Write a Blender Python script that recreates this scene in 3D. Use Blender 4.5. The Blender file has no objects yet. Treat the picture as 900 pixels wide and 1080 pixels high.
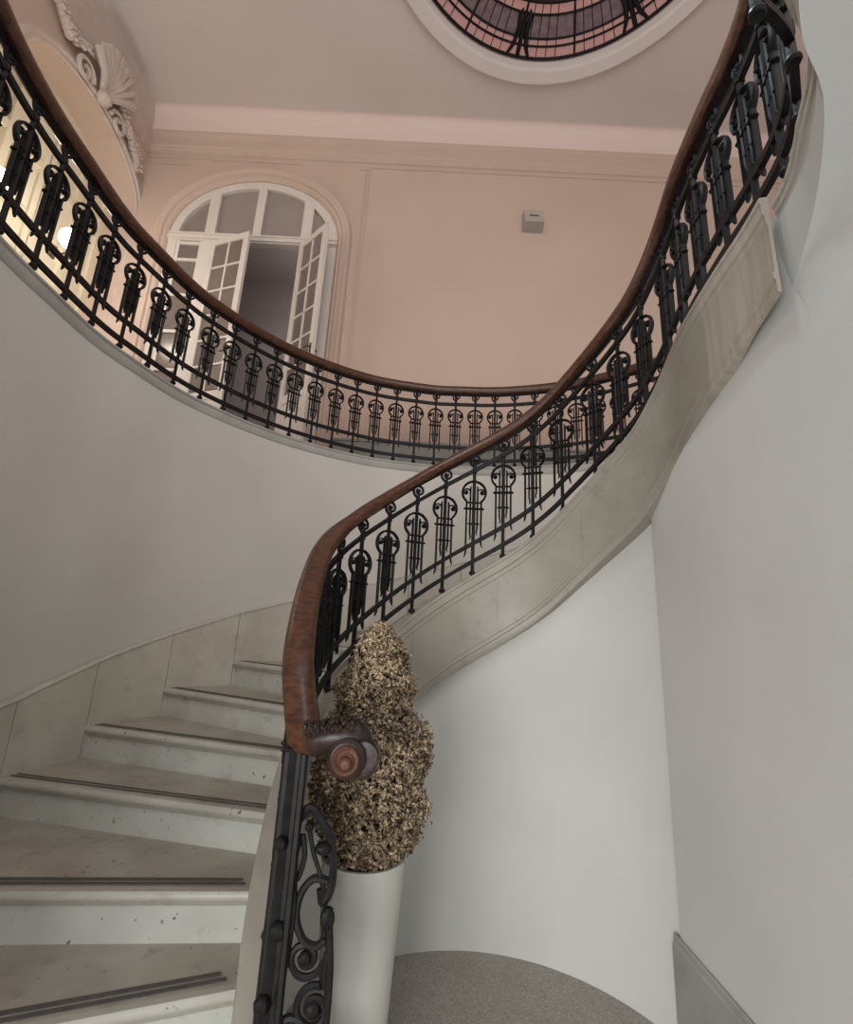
import bpy, math, random
from mathutils import Vector, Matrix
random.seed(7)
PI = math.pi
COL = bpy.context.scene.collection
EYE = 1.78                      # height of the lens above the hall floor

# ------------------------------------------------------------------ helpers
class MB:
    """collects shapes that become ONE mesh object"""
    def __init__(self): self.v = []; self.f = []
    def add(self, vs, fs):
        o = len(self.v); self.v += [tuple(p) for p in vs]
        self.f += [tuple(i + o for i in f) for f in fs]
    def box(self, c, s, rz=0.0):
        cx, cy, cz = c; a, b, d = s[0]/2, s[1]/2, s[2]/2
        co, si = math.cos(rz), math.sin(rz); vs = []
        for x, y, z in ((-a,-b,-d),(a,-b,-d),(a,b,-d),(-a,b,-d),(-a,-b,d),(a,-b,d),(a,b,d),(-a,b,d)):
            vs.append((cx + x*co - y*si, cy + x*si + y*co, cz + z))
        self.add(vs, [(3,2,1,0),(4,5,6,7),(0,1,5,4),(1,2,6,5),(2,3,7,6),(3,0,4,7)])
    def quad(self, a, b, c, d): self.add([a,b,c,d], [(0,1,2,3)])
    def grid(self, rows, closed=False):
        n = len(rows[0]); vs = [p for r in rows for p in r]; fs = []
        for i in range(len(rows)-1):
            for j in range(n if closed else n-1):
                k = (j+1) % n
                fs.append((i*n+j, i*n+k, (i+1)*n+k, (i+1)*n+j))
        self.add(vs, fs)
    def loft(self, rings, caps=True):
        n = len(rings[0]); o = len(self.v); self.grid(rings, True)
        if caps:
            self.f.append(tuple(o + i for i in reversed(range(n))))
            self.f.append(tuple(o + (len(rings)-1)*n + i for i in range(n)))
    def tube(self, pts, r, n=6, caps=True):
        pts = [Vector(p) for p in pts]; rings = []; m = len(pts)
        rr = r if isinstance(r, (list, tuple)) else [r]*m
        t0 = (pts[1]-pts[0]).normalized()
        up = Vector((0,0,1)) if abs(t0.z) < .9 else Vector((0,1,0))
        nv = t0.cross(up).normalized()
        for i, p in enumerate(pts):
            t = (pts[min(i+1,m-1)] - pts[max(i-1,0)])
            t = t.normalized() if t.length > 1e-9 else t0
            nv = (nv - t*nv.dot(t)); nv = nv.normalized() if nv.length > 1e-6 else t.orthogonal().normalized()
            b = t.cross(nv)
            rings.append([p + (nv*math.cos(2*PI*k/n) + b*math.sin(2*PI*k/n))*rr[i] for k in range(n)])
        self.loft(rings, caps)
    def ball(self, c, r, n=8, sz=1.0):
        rings = []
        for i in range(1, n):
            a = PI*i/n
            rings.append([(c[0]+r*math.sin(a)*math.cos(2*PI*k/n), c[1]+r*math.sin(a)*math.sin(2*PI*k/n), c[2]-r*sz*math.cos(a)) for k in range(n)])
        self.loft(rings)
    def lathe(self, prof, c=(0,0,0), n=32, caps=True, ax='z'):
        rings = []
        for r, h in prof:
            ring = []
            for k in range(n):
                a = 2*PI*k/n
                p = (r*math.cos(a), r*math.sin(a), h) if ax == 'z' else (r*math.cos(a), -h, r*math.sin(a))
                ring.append((c[0]+p[0], c[1]+p[1], c[2]+p[2]))
            rings.append(ring)
        self.loft(rings, caps)
    def sweep(self, fr, prof, caps=True):
        """fr: list of (P, lateral); prof: list of (lateral offset, vertical offset)"""
        self.loft([[(P[0]+L[0]*u, P[1]+L[1]*u, P[2]+w) for u, w in prof] for P, L in fr], caps)
    def mesh(self, name, mat, smooth=False):
        me = bpy.data.meshes.new(name); me.from_pydata(self.v, [], self.f); me.update()
        import bmesh
        bm = bmesh.new(); bm.from_mesh(me); bmesh.ops.recalc_face_normals(bm, faces=bm.faces); bm.to_mesh(me); bm.free()
        me.materials.append(mat)
        if smooth:
            for p in me.polygons: p.use_smooth = True
            try: me.set_sharp_from_angle(angle=math.radians(38))
            except Exception: pass
        return me
    def build(self, name, mat, parent=None, base=(0,0,0), smooth=False):
        if base != (0,0,0): self.v = [(x-base[0], y-base[1], z-base[2]) for x, y, z in self.v]
        return link(name, self.mesh(name, mat, smooth), parent)

def link(name, me, parent=None):
    o = bpy.data.objects.new(name, me); COL.objects.link(o)
    if parent: o.parent = parent
    return o
def tag(o, label=None, cat=None, group=None, kind=None):
    if label: o['label'] = label
    if cat: o['category'] = cat
    if group: o['group'] = group
    if kind: o['kind'] = kind
    return o
def thing(name, loc, label, cat, group=None):
    o = bpy.data.objects.new(name, None); COL.objects.link(o); o.location = loc; o.empty_display_size = .1
    return tag(o, label, cat, group)
def struct(name, mb, mat, smooth=False, parent=None):
    o = mb.build(name, mat, parent, smooth=smooth)
    if not parent: o['kind'] = 'structure'
    return o

# ------------------------------------------------------------------ materials
def mat(name, c1, c2=None, scale=3.0, rough=.7, bump=0.0, bscale=60, metallic=0.0, stretch=None, emis=None, estr=0, detail=5, contrast=(.35,.65), spec=.5):
    m = bpy.data.materials.new(name); m.use_nodes = True
    nt = m.node_tree; N = nt.nodes; L = nt.links; b = N['Principled BSDF']
    b.inputs['Roughness'].default_value = rough; b.inputs['Metallic'].default_value = metallic
    b.inputs['Specular IOR Level'].default_value = spec
    b.inputs['Base Color'].default_value = (*c1, 1)
    tc = N.new('ShaderNodeTexCoord'); vec = tc.outputs['Object']
    if stretch:
        mp = N.new('ShaderNodeMapping'); mp.inputs['Scale'].default_value = stretch; L.new(vec, mp.inputs['Vector']); vec = mp.outputs['Vector']
    if c2:
        n = N.new('ShaderNodeTexNoise'); n.inputs['Scale'].default_value = scale; n.inputs['Detail'].default_value = detail; L.new(vec, n.inputs['Vector'])
        r = N.new('ShaderNodeValToRGB'); r.color_ramp.elements[0].position = contrast[0]; r.color_ramp.elements[1].position = contrast[1]
        r.color_ramp.elements[0].color = (*c1, 1); r.color_ramp.elements[1].color = (*c2, 1)
        L.new(n.outputs['Fac'], r.inputs['Fac']); L.new(r.outputs['Color'], b.inputs['Base Color'])
    if bump:
        n2 = N.new('ShaderNodeTexNoise'); n2.inputs['Scale'].default_value = bscale; n2.inputs['Detail'].default_value = 4; L.new(vec, n2.inputs['Vector'])
        bp = N.new('ShaderNodeBump'); bp.inputs['Strength'].default_value = bump; bp.inputs['Distance'].default_value = .01
        L.new(n2.outputs['Fac'], bp.inputs['Height']); L.new(bp.outputs['Normal'], b.inputs['Normal'])
    if emis:
        b.inputs['Emission Color'].default_value = (*emis, 1); b.inputs['Emission Strength'].default_value = estr
    return m
def marble(name, base, stain, dark, pit=.8):
    """worn marble: broad tone, brown grime patches, small dark pits"""
    m = mat(name, base, stain, scale=4.0, rough=.42, bump=.04, bscale=120, contrast=(.38,.72), detail=8)
    nt = m.node_tree; N = nt.nodes; L = nt.links; b = N['Principled BSDF']
    col = b.inputs['Base Color'].links[0].from_socket
    tc = [n for n in N if n.type == 'TEX_COORD'][0]
    def over(prev, scale, lo, hi, c, amount, stretch=None):
        n = N.new('ShaderNodeTexNoise'); n.inputs['Scale'].default_value = scale; n.inputs['Detail'].default_value = 6
        v = tc.outputs['Object']
        if stretch:
            mp = N.new('ShaderNodeMapping'); mp.inputs['Scale'].default_value = stretch; L.new(v, mp.inputs['Vector']); v = mp.outputs['Vector']
        L.new(v, n.inputs['Vector'])
        r = N.new('ShaderNodeMapRange'); r.inputs['From Min'].default_value = lo; r.inputs['From Max'].default_value = hi; r.inputs['To Max'].default_value = amount
        L.new(n.outputs['Fac'], r.inputs['Value'])
        mx = N.new('ShaderNodeMix'); mx.data_type = 'RGBA'; L.new(r.outputs['Result'], mx.inputs['Factor']); L.new(prev, mx.inputs['A']); mx.inputs['B'].default_value = (*c, 1)
        return mx.outputs['Result']
    col = over(col, 11, .58, .75, dark, .55)
    col = over(col, 34, .665, .72, (.03,.03,.028), pit)
    L.new(col, b.inputs['Base Color'])
    return m

M_PLASTER  = mat('plaster_lower', (.56,.55,.52), (.61,.60,.57), scale=1.2, rough=.85, bump=.05, bscale=14)
M_PLASTER2 = mat('plaster_stairwell', (.565,.535,.49), (.615,.585,.535), scale=1.0, rough=.85, bump=.05, bscale=14)
M_UPPER    = mat('plaster_upper_pink', (.565,.425,.345), (.60,.455,.375), scale=.8, rough=.85)
M_CEIL     = mat('plaster_ceiling', (.66,.595,.56), (.71,.64,.605), scale=.7, rough=.9)
M_COVE     = mat('plaster_cove', (.76,.61,.55), (.78,.63,.57), scale=.7, rough=.85)
M_RIM      = mat('skylight_rim_plaster', (.68,.61,.57), (.72,.65,.61), scale=1, rough=.85)
M_RELIEF   = mat('plaster_relief', (.54,.45,.395), (.60,.50,.445), scale=6, rough=.8)
M_TREAD    = marble('marble_tread', (.45,.415,.355), (.34,.30,.25), (.22,.19,.155))
M_RISER    = marble('marble_riser', (.58,.585,.54), (.49,.485,.44), (.33,.31,.27))
M_NOSE     = marble('marble_nosing', (.50,.485,.425), (.42,.40,.345), (.28,.25,.21))
M_STRING   = marble('marble_stringer', (.335,.305,.257), (.285,.255,.212), (.235,.21,.17), .15)
M_SKIRT    = marble('marble_skirting', (.55,.515,.445), (.46,.425,.36), (.39,.345,.29), .2)
M_CURB     = marble('marble_curb', (.50,.48,.42), (.43,.40,.345), (.30,.27,.225), .4)
M_CLAD     = mat('striped_cladding', (.36,.31,.25), (.45,.395,.33), scale=5, rough=.6, stretch=(1,6,.4))
M_SKIRTR   = mat('skirting_grey', (.29,.285,.255), (.35,.345,.31), scale=5, rough=.55)
M_EDGE     = mat('edge_stone', (.36,.345,.315), (.42,.40,.37), scale=4, rough=.6)
M_GREYST   = mat('grey_stone', (.24,.235,.21), (.29,.28,.25), scale=5, rough=.5)
M_STRIP    = mat('antislip_strip', (.085,.08,.075), (.12,.11,.10), scale=40, rough=.9)
M_IRON     = mat('wrought_iron', (.007,.0065,.0065), (.014,.0125,.0125), scale=20, rough=.5, spec=.2)
M_WOOD     = mat('handrail_wood', (.105,.040,.019), (.042,.016,.009), scale=9, rough=.35, stretch=(2.5,2.5,7), bump=.1, bscale=30)
M_WOODDK   = mat('volute_wood', (.018,.011,.009), (.038,.020,.015), scale=25, rough=.38, spec=.35, bump=.15, bscale=40)
M_EYE      = mat('rosette_wood', (.10,.038,.022), (.055,.022,.014), scale=25, rough=.5, spec=.25)
M_WHITE    = mat('door_paint', (.68,.61,.55), (.72,.65,.59), scale=2, rough=.5)
M_CREAM    = mat('cream_panel', (.72,.64,.47), (.76,.69,.53), scale=2, rough=.5)
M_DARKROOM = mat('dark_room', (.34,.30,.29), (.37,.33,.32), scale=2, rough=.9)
M_BRASS    = mat('brass', (.10,.07,.05), rough=.4, metallic=.6)
M_FIX      = mat('fixture_grey', (.43,.40,.35), (.47,.44,.39), scale=8, rough=.5)
M_FIXDK    = mat('fixture_slot', (.10,.10,.095), rough=.6)
M_POT      = mat('planter_white', (.56,.55,.51), (.66,.65,.60), scale=4, rough=.55, stretch=(1,1,.25), bump=.05, bscale=25)
M_SOIL     = mat('soil', (.05,.04,.03), (.08,.06,.045), scale=30, rough=.95)
M_BARK     = mat('bark', (.10,.075,.05), (.16,.12,.08), scale=20, rough=.9)
M_LAMP     = mat('lamp_globe', (.9,.88,.84), rough=.3, emis=(1,.93,.82), estr=14)
M_LAMPC    = mat('lamp_globe_cool', (.9,.92,.95), rough=.3, emis=(.85,.93,1), estr=9)

def leaf_mat():
    m = mat('dry_leaves', (.06,.04,.02), rough=.75); nt = m.node_tree; N = nt.nodes; L = nt.links; b = N['Principled BSDF']
    tc = [n for n in N if n.type == 'TEX_COORD'][0]
    def noise(sc):
        n = N.new('ShaderNodeTexNoise'); n.inputs['Scale'].default_value = sc; n.inputs['Detail'].default_value = 2; L.new(tc.outputs['Object'], n.inputs['Vector']); return n.outputs['Fac']
    a = N.new('ShaderNodeMath'); a.operation = 'MULTIPLY'; a.inputs[1].default_value = .62; L.new(noise(95), a.inputs[0])
    c = N.new('ShaderNodeMath'); c.operation = 'MULTIPLY_ADD'; c.inputs[1].default_value = .38; L.new(noise(22), c.inputs[0]); L.new(a.outputs[0], c.inputs[2])
    r = N.new('ShaderNodeValToRGB'); e = r.color_ramp.elements
    e[0].position = .37; e[0].color = (.028,.017,.009,1); e[1].position = .64; e[1].color = (.66,.54,.36,1)
    for pos, k in ((.44,(.12,.078,.044,1)), (.50,(.27,.19,.115,1)), (.56,(.40,.30,.185,1))):
        q = e.new(pos); q.color = k
    L.new(c.outputs[0], r.inputs['Fac']); L.new(r.outputs['Color'], b.inputs['Base Color'])
    return m
M_LEAF = leaf_mat()

def mosaic_mat():
    m = mat('mosaic_floor', (.3,.27,.23), rough=.6); nt = m.node_tree; N = nt.nodes; L = nt.links; b = N['Principled BSDF']
    tc = [n for n in N if n.type == 'TEX_COORD'][0]
    v = N.new('ShaderNodeTexVoronoi'); v.inputs['Scale'].default_value = 66; L.new(tc.outputs['Object'], v.inputs['Vector'])
    r = N.new('ShaderNodeValToRGB'); r.color_ramp.elements[0].color = (.30,.275,.24,1); r.color_ramp.elements[1].color = (.40,.37,.325,1)
    L.new(v.outputs['Color'], r.inputs['Fac'])
    d = N.new('ShaderNodeTexVoronoi'); d.feature = 'DISTANCE_TO_EDGE'; d.inputs['Scale'].default_value = 66; L.new(tc.outputs['Object'], d.inputs['Vector'])
    mr = N.new('ShaderNodeMapRange'); mr.inputs['From Min'].default_value = .03; mr.inputs['From Max'].default_value = .09; L.new(d.outputs['Distance'], mr.inputs['Value'])
    mx = N.new('ShaderNodeMix'); mx.data_type = 'RGBA'; L.new(mr.outputs['Result'], mx.inputs['Factor']); mx.inputs['A'].default_value = (.24,.215,.185,1); L.new(r.outputs['Color'], mx.inputs['B'])
    n = N.new('ShaderNodeTexNoise'); n.inputs['Scale'].default_value = 3.5; n.inputs['Detail'].default_value = 6; L.new(tc.outputs['Object'], n.inputs['Vector'])
    m2 = N.new('ShaderNodeMapRange'); m2.inputs['From Min'].default_value = .52; m2.inputs['From Max'].default_value = .75; m2.inputs['To Max'].default_value = .35; L.new(n.outputs['Fac'], m2.inputs['Value'])
    mx2 = N.new('ShaderNodeMix'); mx2.data_type = 'RGBA'; L.new(m2.outputs['Result'], mx2.inputs['Factor']); L.new(mx.outputs['Result'], mx2.inputs['A']); mx2.inputs['B'].default_value = (.20,.16,.13,1)
    L.new(mx2.outputs['Result'], b.inputs['Base Color']); return m
M_MOSAIC = mosaic_mat()

def glass_mat(name, c, rough=.15):
    """obscured pane: mostly milky brown grey with a gloss, some light passing through"""
    m = mat(name, c, tuple(x*1.12 for x in c), scale=3, rough=rough)
    b = m.node_tree.nodes['Principled BSDF']; b.inputs['Transmission Weight'].default_value = .25
    return m
M_PANE = glass_mat('door_pane', (.24,.19,.17))
def skyglass():
    m = bpy.data.materials.new('skylight_glass'); m.use_nodes = True; nt = m.node_tree; N = nt.nodes; L = nt.links
    for n in list(N): N.remove(n)
    o = N.new('ShaderNodeOutputMaterial'); a = N.new('ShaderNodeBsdfTranslucent'); d = N.new('ShaderNodeBsdfDiffuse'); g = N.new('ShaderNodeBsdfGlossy')
    a.inputs['Color'].default_value = (.62,.30,.25,1); d.inputs['Color'].default_value = (.42,.24,.21,1); g.inputs['Roughness'].default_value = .2
    m1 = N.new('ShaderNodeMixShader'); m1.inputs[0].default_value = .5; m2 = N.new('ShaderNodeMixShader'); m2.inputs[0].default_value = .05
    L.new(a.outputs[0], m1.inputs[1]); L.new(d.outputs[0], m1.inputs[2]); L.new(m1.outputs[0], m2.inputs[1]); L.new(g.outputs[0], m2.inputs[2]); L.new(m2.outputs[0], o.inputs[0])
    return m
M_SKYGLASS = skyglass()
M_SKYBAND = mat('skylight_band', (.15,.10,.115), (.22,.15,.155), scale=14, rough=.5)

# ------------------------------------------------------------------ plan curves
def catmull(P, step):
    """smooth curve through P (tuples), resampled at about `step` metres"""
    P = [Vector(p) for p in P]; out = []
    for i in range(len(P)-1):
        a, b, c, d = P[max(i-1,0)], P[i], P[i+1], P[min(i+2,len(P)-1)]
        for k in range(16):
            t = k/16
            out.append(.5*((2*b) + (c-a)*t + (2*a-5*b+4*c-d)*t*t + (3*b-a-3*c+d)*t**3))
    out.append(P[-1])
    res = [out[0]]; acc = 0; tgt = step
    for i in range(1, len(out)):
        seg = (out[i]-out[i-1]); l = Vector((seg.x, seg.y, 0)).length
        while acc + l >= tgt and l > 0:
            res.append(out[i-1] + seg*((tgt-acc)/l)); tgt += step
        acc += l
    return res
def lateral(P, i):
    """left-hand horizontal normal at sample i"""
    t = P[min(i+1,len(P)-1)] - P[max(i-1,0)]; t.z = 0; t.normalize()
    return Vector((-t.y, t.x, 0))
def frames(P, i0=0, i1=None):
    return [(P[i], lateral(P, i)) for i in range(i0, len(P) if i1 is None else i1)]

# inner edge of the stair: x, y, height of the baluster feet relative to the eye
CX, CY = .35, 2.4
zz = {140:-.185,130:-.05,120:.085,110:.215,100:.335,90:.445,80:.55,70:.66,60:.79,50:.94,40:1.08,30:1.20,20:1.31,10:1.44,0:1.555}
nodes = [(-.37,1.75,-1.26),(-.452,1.92,-1.06),(-.505,2.15,-.87),(-.54,2.4,-.68),(-.55,2.65,-.49),(-.516,2.9,-.33)]
nodes += [(CX+math.cos(math.radians(a)), CY+math.sin(math.radians(a)), z) for a, z in zz.items()]
nodes += [(1.325,2.15,1.63),(1.31,1.85,1.68),(1.305,1.62,1.71),(1.265,1.417,1.71),(1.195,1.26,1.71),(1.125,1.165,1.71),(1.03,1.06,1.71),(.945,1.005,1.71),(.865,.965,1.71),(.74,.86,1.71),(.55,.73,1.71),(.28,.66,1.71)]
PATH = catmull([(x, y, z+EYE) for x, y, z in nodes], .03)
def nearest(x, y): return min(range(len(PATH)), key=lambda i: (PATH[i].x-x)**2 + (PATH[i].y-y)**2)
def at_angle(a): return nearest(CX+math.cos(math.radians(a)), CY+math.sin(math.radians(a)))

# gallery edge (level): radius about (.45, 2.4) against the bearing
GX, GY, GZ = .45, 2.4, 1.9+EYE
GR = [(20,2.70),(50,2.72),(70,2.77),(90,2.80),(100,2.84),(115,2.88),(130,2.88),(150,2.86),(165,2.80),(180,2.74),(215,2.72),(235,2.72)]
def gr(a):
    for (a0,r0),(a1,r1) in zip(GR, GR[1:]):
        if a <= a1 or a1 == GR[-1][0]:
            t = max(0,min(1,(a-a0)/(a1-a0))); t = t*t*(3-2*t); return r0+(r1-r0)*t
def gal(a, dr=0, z=GZ):
    r = gr(a)+dr; return Vector((GX+r*math.cos(math.radians(a)), GY+r*math.sin(math.radians(a)), z))

# ------------------------------------------------------------------ setting: hall floor and lower walls
m = MB(); m.box((.6,2.0,-.05), (9,9,.1)); struct('floor', m, M_MOSAIC)

# curved wall of the stairwell below the gallery
m = MB(); A = [i*2.5 for i in range(0,94)]
m.loft([[gal(a,0,0), gal(a,.16,0), gal(a,.16,GZ-.09), gal(a,0,GZ-.09)] for a in A]); struct('wall_stairwell', m, M_PLASTER2, True)

# gallery floor round the open well, and its edge moulding
m = MB(); A = list(range(20,236,3)); XO, YO, YF = -4.6, 6.0, -3.0
def outer(a):
    d = Vector((math.cos(math.radians(a)), math.sin(math.radians(a))))
    t = 1e9
    if d.x > 1e-6: t = min(t, (5.4-GX)/d.x)
    if d.x < -1e-6: t = min(t, (XO-GX)/d.x)
    if d.y > 1e-6: t = min(t, (YO-GY)/d.y)
    if d.y < -1e-6: t = min(t, (YF-GY)/d.y)
    return (GX+d.x*t, GY+d.y*t)
m.loft([[gal(a,.02,GZ-.08), (*outer(a),GZ-.08), (*outer(a),GZ), gal(a,.02,GZ)] for a in A]); struct('floor_gallery', m, M_GREYST)
m = MB(); prof = [(.02,-.105),(-.004,-.10),(-.014,-.085),(-.014,-.045),(-.008,-.038),(-.008,-.026),(-.018,-.018),(-.018,-.004),(-.010,.002),(.16,.002),(.16,-.105)]
m.loft([[gal(a,u,GZ+w) for u, w in prof] for a in [20+i*2.15 for i in range(101)]]); struct('trim_1', m, M_EDGE, True)

# wall under the inside of the stair: the rounded alcove, and the straight right wall
iC = nearest(1.31,2.70)
m = MB(); rows = []
for i in range(0, iC+3):
    P, L = PATH[i], lateral(PATH, i)
    q = P + L*.045; q2 = P + L*.078
    top = max(P.z-.30, .12)
    rows.append([(q.x,q.y,0),(q2.x,q2.y,0),(q2.x,q2.y,top),(q.x,q.y,top)])
m.loft(rows); struct('wall_alcove', m, M_PLASTER, True)
m = MB()
ys = [2.74,2.6,2.45,2.3,2.15,2.0,1.85,1.7,1.55,1.4,1.2,1.0,.6,0,-1,-2.2]
rows = []
for y in ys:
    zt = (PATH[nearest(1.33,y)].z-(.35 if y > 1.95 else .05)) if y > 1.35 else EYE+1.56
    rows.append([(1.31,y,0),(1.36,y,0),(1.36,y,zt),(1.31,y,zt)])
m.loft(rows); struct('wall_right', m, M_PLASTER)
# grey stone skirting of the right wall with its little cap moulding
m = MB(); prof = [(0,0),(0,.455),(-.012,.462),(-.018,.452),(-.018,.43),(-.026,.42),(-.026,0)]
m.loft([[(1.312+u, y, w) for u, w in prof] for y in (2.78,2.0,1.0,-2.2)]); struct('baseboard_right', m, M_SKIRTR)

# ------------------------------------------------------------------ staircase
SB = (-.3, 2.6, 0)
stair = thing('staircase', SB, 'winding grey marble staircase climbing round the stairwell', 'staircase')
# nosing lines: inner point, outer bearing on the curved wall, height
NOS = [(-2,(-.40,1.62),238,-1.60),(-1,(-.44,1.74),226,-1.41),(0,(-.50,1.92),212,-1.41+.19*0+.0)]
NOS = []
def addn(inner, oa, z): NOS.append((Vector((inner[0],inner[1])), oa, z+EYE))
addn((-.46,1.70), 222, -1.595); addn((-.52,1.90), 211, -1.41); addn((-.565,2.09), 199.5, -1.222); addn((-.625,2.32), 185, -1.032)
addn((-.66,2.62), 168.5, -.845); addn((-.64,2.965), 158.3, -.655)
zk = -.46
for j in range(1, 14):
    a = 152-12*j
    i = at_angle(a); q = PATH[i] + lateral(PATH,i)*.07
    zk = -.655+.195*j if j < 3 else -.265+.165*(j-2)
    addn((q.x, q.y), 158.3-11.2*j, zk)
OUT = [gal(o,.0,0) for _, o, _ in NOS]
def line(k, t):
    a = NOS[k][0]; b = OUT[k]
    return Vector((a.x+(b.x-a.x)*t, a.y+(b.y-a.y)*t, 0))
def fwd(k):      # horizontal direction pointing down the stair from nosing k
    d = (line(k,1)-line(k,0)).normalized(); f = Vector((d.y,-d.x,0))
    ref = line(max(k-1,0),.6)-line(min(k+1,len(NOS)-1),.6)
    return f if f.dot(ref) > 0 else -f
nose = [(.0,0),(.006,-.006),(.010,-.018),(.006,-.031),(-.002,-.038),(-.012,-.041),(-.016,-.052),(-.026,-.060)]
for k in range(len(NOS)-1):
    z = NOS[k][2]; f = fwd(k); rows = []
    for s in range(13):
        t = s/12; F = line(k,t); B = line(k+1,t) - fwd(k+1)*.03 if k+1 < len(NOS) else F
        row = [(F.x+f.x*u, F.y+f.y*u, z+w) for u, w in nose]
        row += [(B.x,B.y,z-.060),(B.x,B.y,z)]
        rows.append(row)
    m = MB(); m.loft(rows)
    st = m.build('step', M_TREAD, stair, SB, True)
    zl = NOS[k-1][2] if k else 0.0
    m = MB(); rows = []
    for s in range(7):
        t = s/6; F = line(k,t) - f*.028; G = F - f*.03
        rows.append([(F.x,F.y,zl-.004),(F.x,F.y,z-.055),(G.x,G.y,z-.055),(G.x,G.y,zl-.004)])
    m.loft(rows); m.build('riser', M_RISER, st, SB)
    # nosing roll of paler marble
    m = MB(); rows = []
    for s in range(7):
        t = s/6; F = line(k,t)
        rows.append([(F.x+f.x*u, F.y+f.y*u, z+w) for u, w in [(-.030,.0012)]+[(u+.0012,w+(.0012 if w==0 else 0)) for u,w in nose]+[(-.030,-.058)]])
    m.loft(rows); m.build('nosing', M_NOSE, st, SB, True)
    if k <= 9:
        for off in (.062, .098):
            m = MB(); a = line(k, .035+ (off-.06)*.3) - f*off; b = line(k, .97) - f*off
            d = (b-a).normalized(); w = .011 if k <= 3 else .008
            ring = [a - d*.0 + f*w, b + f*w, b - f*w, a - f*w, a - f*w*.6 - d*.008, a + f*w*.6 - d*.008]
            m.loft([[(p.x,p.y,z+.0005) for p in ring],[(p.x,p.y,z+.0035) for p in ring]])
            m.build('grip_strip', M_STRIP, st, SB)

# stringer: deep marble string with curb top, mouldings and vertical joints
iEnd = nearest(1.27,1.50)
def depth(i):
    y = PATH[i].y; d = .58
    if PATH[i].x > 1.2 and y < 2.4: d = .58 - (2.4-y)/.9*.15
    return d
segs = list(range(0, iEnd, 20)) + [iEnd]
strg = None
for a, b in zip(segs, segs[1:]):
    if b-a < 6 and b != iEnd: continue
    m = MB(); rows = []
    for i in range(a, b+1):
        P, L = PATH[i], lateral(PATH, i); D = depth(i); bot = max(P.z-D, .0)
        D = P.z-bot
        g = .0015 if i in (a,) and a else 0
        ou = .085 if i < iEnd-30 else .085-.117*min(1,(i-(iEnd-30))/24)
        prof = [(ou,-.0),(ou,-D),(-.040,-D),(-.045,-D+.01),(-.045,-D+.055),(-.052,-D+.062),(-.052,-D+.085),(-.045,-D+.092),(-.045,-.125),(-.050,-.118),(-.050,-.088),(-.058,-.078),(-.058,-.03),(-.064,-.024),(-.064,-.006),(-.058,0)]
        rows.append([(P.x+L.x*u, P.y+L.y*u, P.z+w) for u, w in prof])
    m.loft(rows); cl = PATH[(a+b)//2].y < 2.05 and PATH[(a+b)//2].x > 1.0
    s = m.build('stringer', M_CLAD if cl else M_STRING, stair, SB, True)
    if cl: s['label'] = 'striped brown cladding slab of the stringer'
    if b < iEnd:
        P, L = PATH[b], lateral(PATH,b); m = MB(); D = depth(b)
        q = P - L*.0452
        m.box((q.x,q.y,P.z-D/2-.03), (.0035,.0035,max(D-.16,.1)), math.atan2(L.y,L.x)); m.build('joint', M_GREYST, s, SB)
# landing at the head of the flight: lip, undercut plaster fascia, soffit
low = catmull([(1.345,1.72,1.20+EYE),(1.325,1.58,1.28+EYE),(1.243,1.306,1.45+EYE),(1.094,1.058,1.55+EYE),(.935,.925,1.58+EYE),(.80,.78,1.58+EYE),(.60,.65,1.58+EYE),(.28,.58,1.58+EYE)], .03)
def setback(i):
    y = PATH[i].y; return min(1,max(0,(i-iEnd)/8))*(-.008 + .075*min(1,max(0,(1.22-y)/.25)))
top = [PATH[i] + lateral(PATH,i)*setback(i) for i in range(iEnd-2, len(PATH))]
m = MB(); n = 60
def samp(C, t):
    x = t*(len(C)-1); i = min(int(x), len(C)-2); return C[i].lerp(C[i+1], x-i)
rows = []
low2 = [p for p in low if p.y <= 1.56]
for s in range(n+1):
    t = s/n; a = samp(top,t); b = samp(low2,t); mid = a.lerp(b,.5)
    rows.append([(a.x+.008,a.y-.004,a.z-.055),(a.x*.35+b.x*.65,a.y*.35+b.y*.65,a.z*.55+b.z*.45-.03),(b.x,b.y,b.z),(b.x+.14,b.y-.10,b.z+.05),(a.x+.14,a.y-.10,a.z-.055)])
m.loft(rows); m.build('landing_fascia', M_PLASTER, stair, SB, True)
m = MB(); prof = [(.0,-.06),(.0,-.03),(-.006,-.026),(-.006,-.004),(.0,0),(.085,0),(.085,-.06)]
m.sweep([(PATH[i] + lateral(PATH,i)*setback(i), lateral(PATH,i)) for i in range(iEnd-1, len(PATH))], prof); m.build('landing_edge', M_CURB, stair, SB, True)
m = MB()
# landing slab: from the fascia back to the right wall and over the entrance side
pts = [samp(low2, s/24) for s in range(25)]; cv = []
for p in pts:
    q = Vector((1.312, p.y-(1.31-p.x)*.55-.10, p.z-.32)); c = Vector((1.30, q.y+.02, p.z+.04))
    cv.append([p*(1-t)**2 + c*(2*t*(1-t)) + q*t*t for t in [k/8 for k in range(9)]])
m.grid(cv); m.build('landing_cove', M_PLASTER, stair, SB, True)
m = MB(); ol = [(1.335,.3),(1.335,-.6),(-.8,-.6),(-.8,.58),(.28,.58),(.60,.64),(.80,.77),(.94,.9),(1.1,.9)]
m.loft([[(x,y,1.60+EYE) for x,y in ol],[(x,y,1.70+EYE) for x,y in ol]])
m.build('landing_slab', M_PLASTER, stair, SB)
del m

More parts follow.
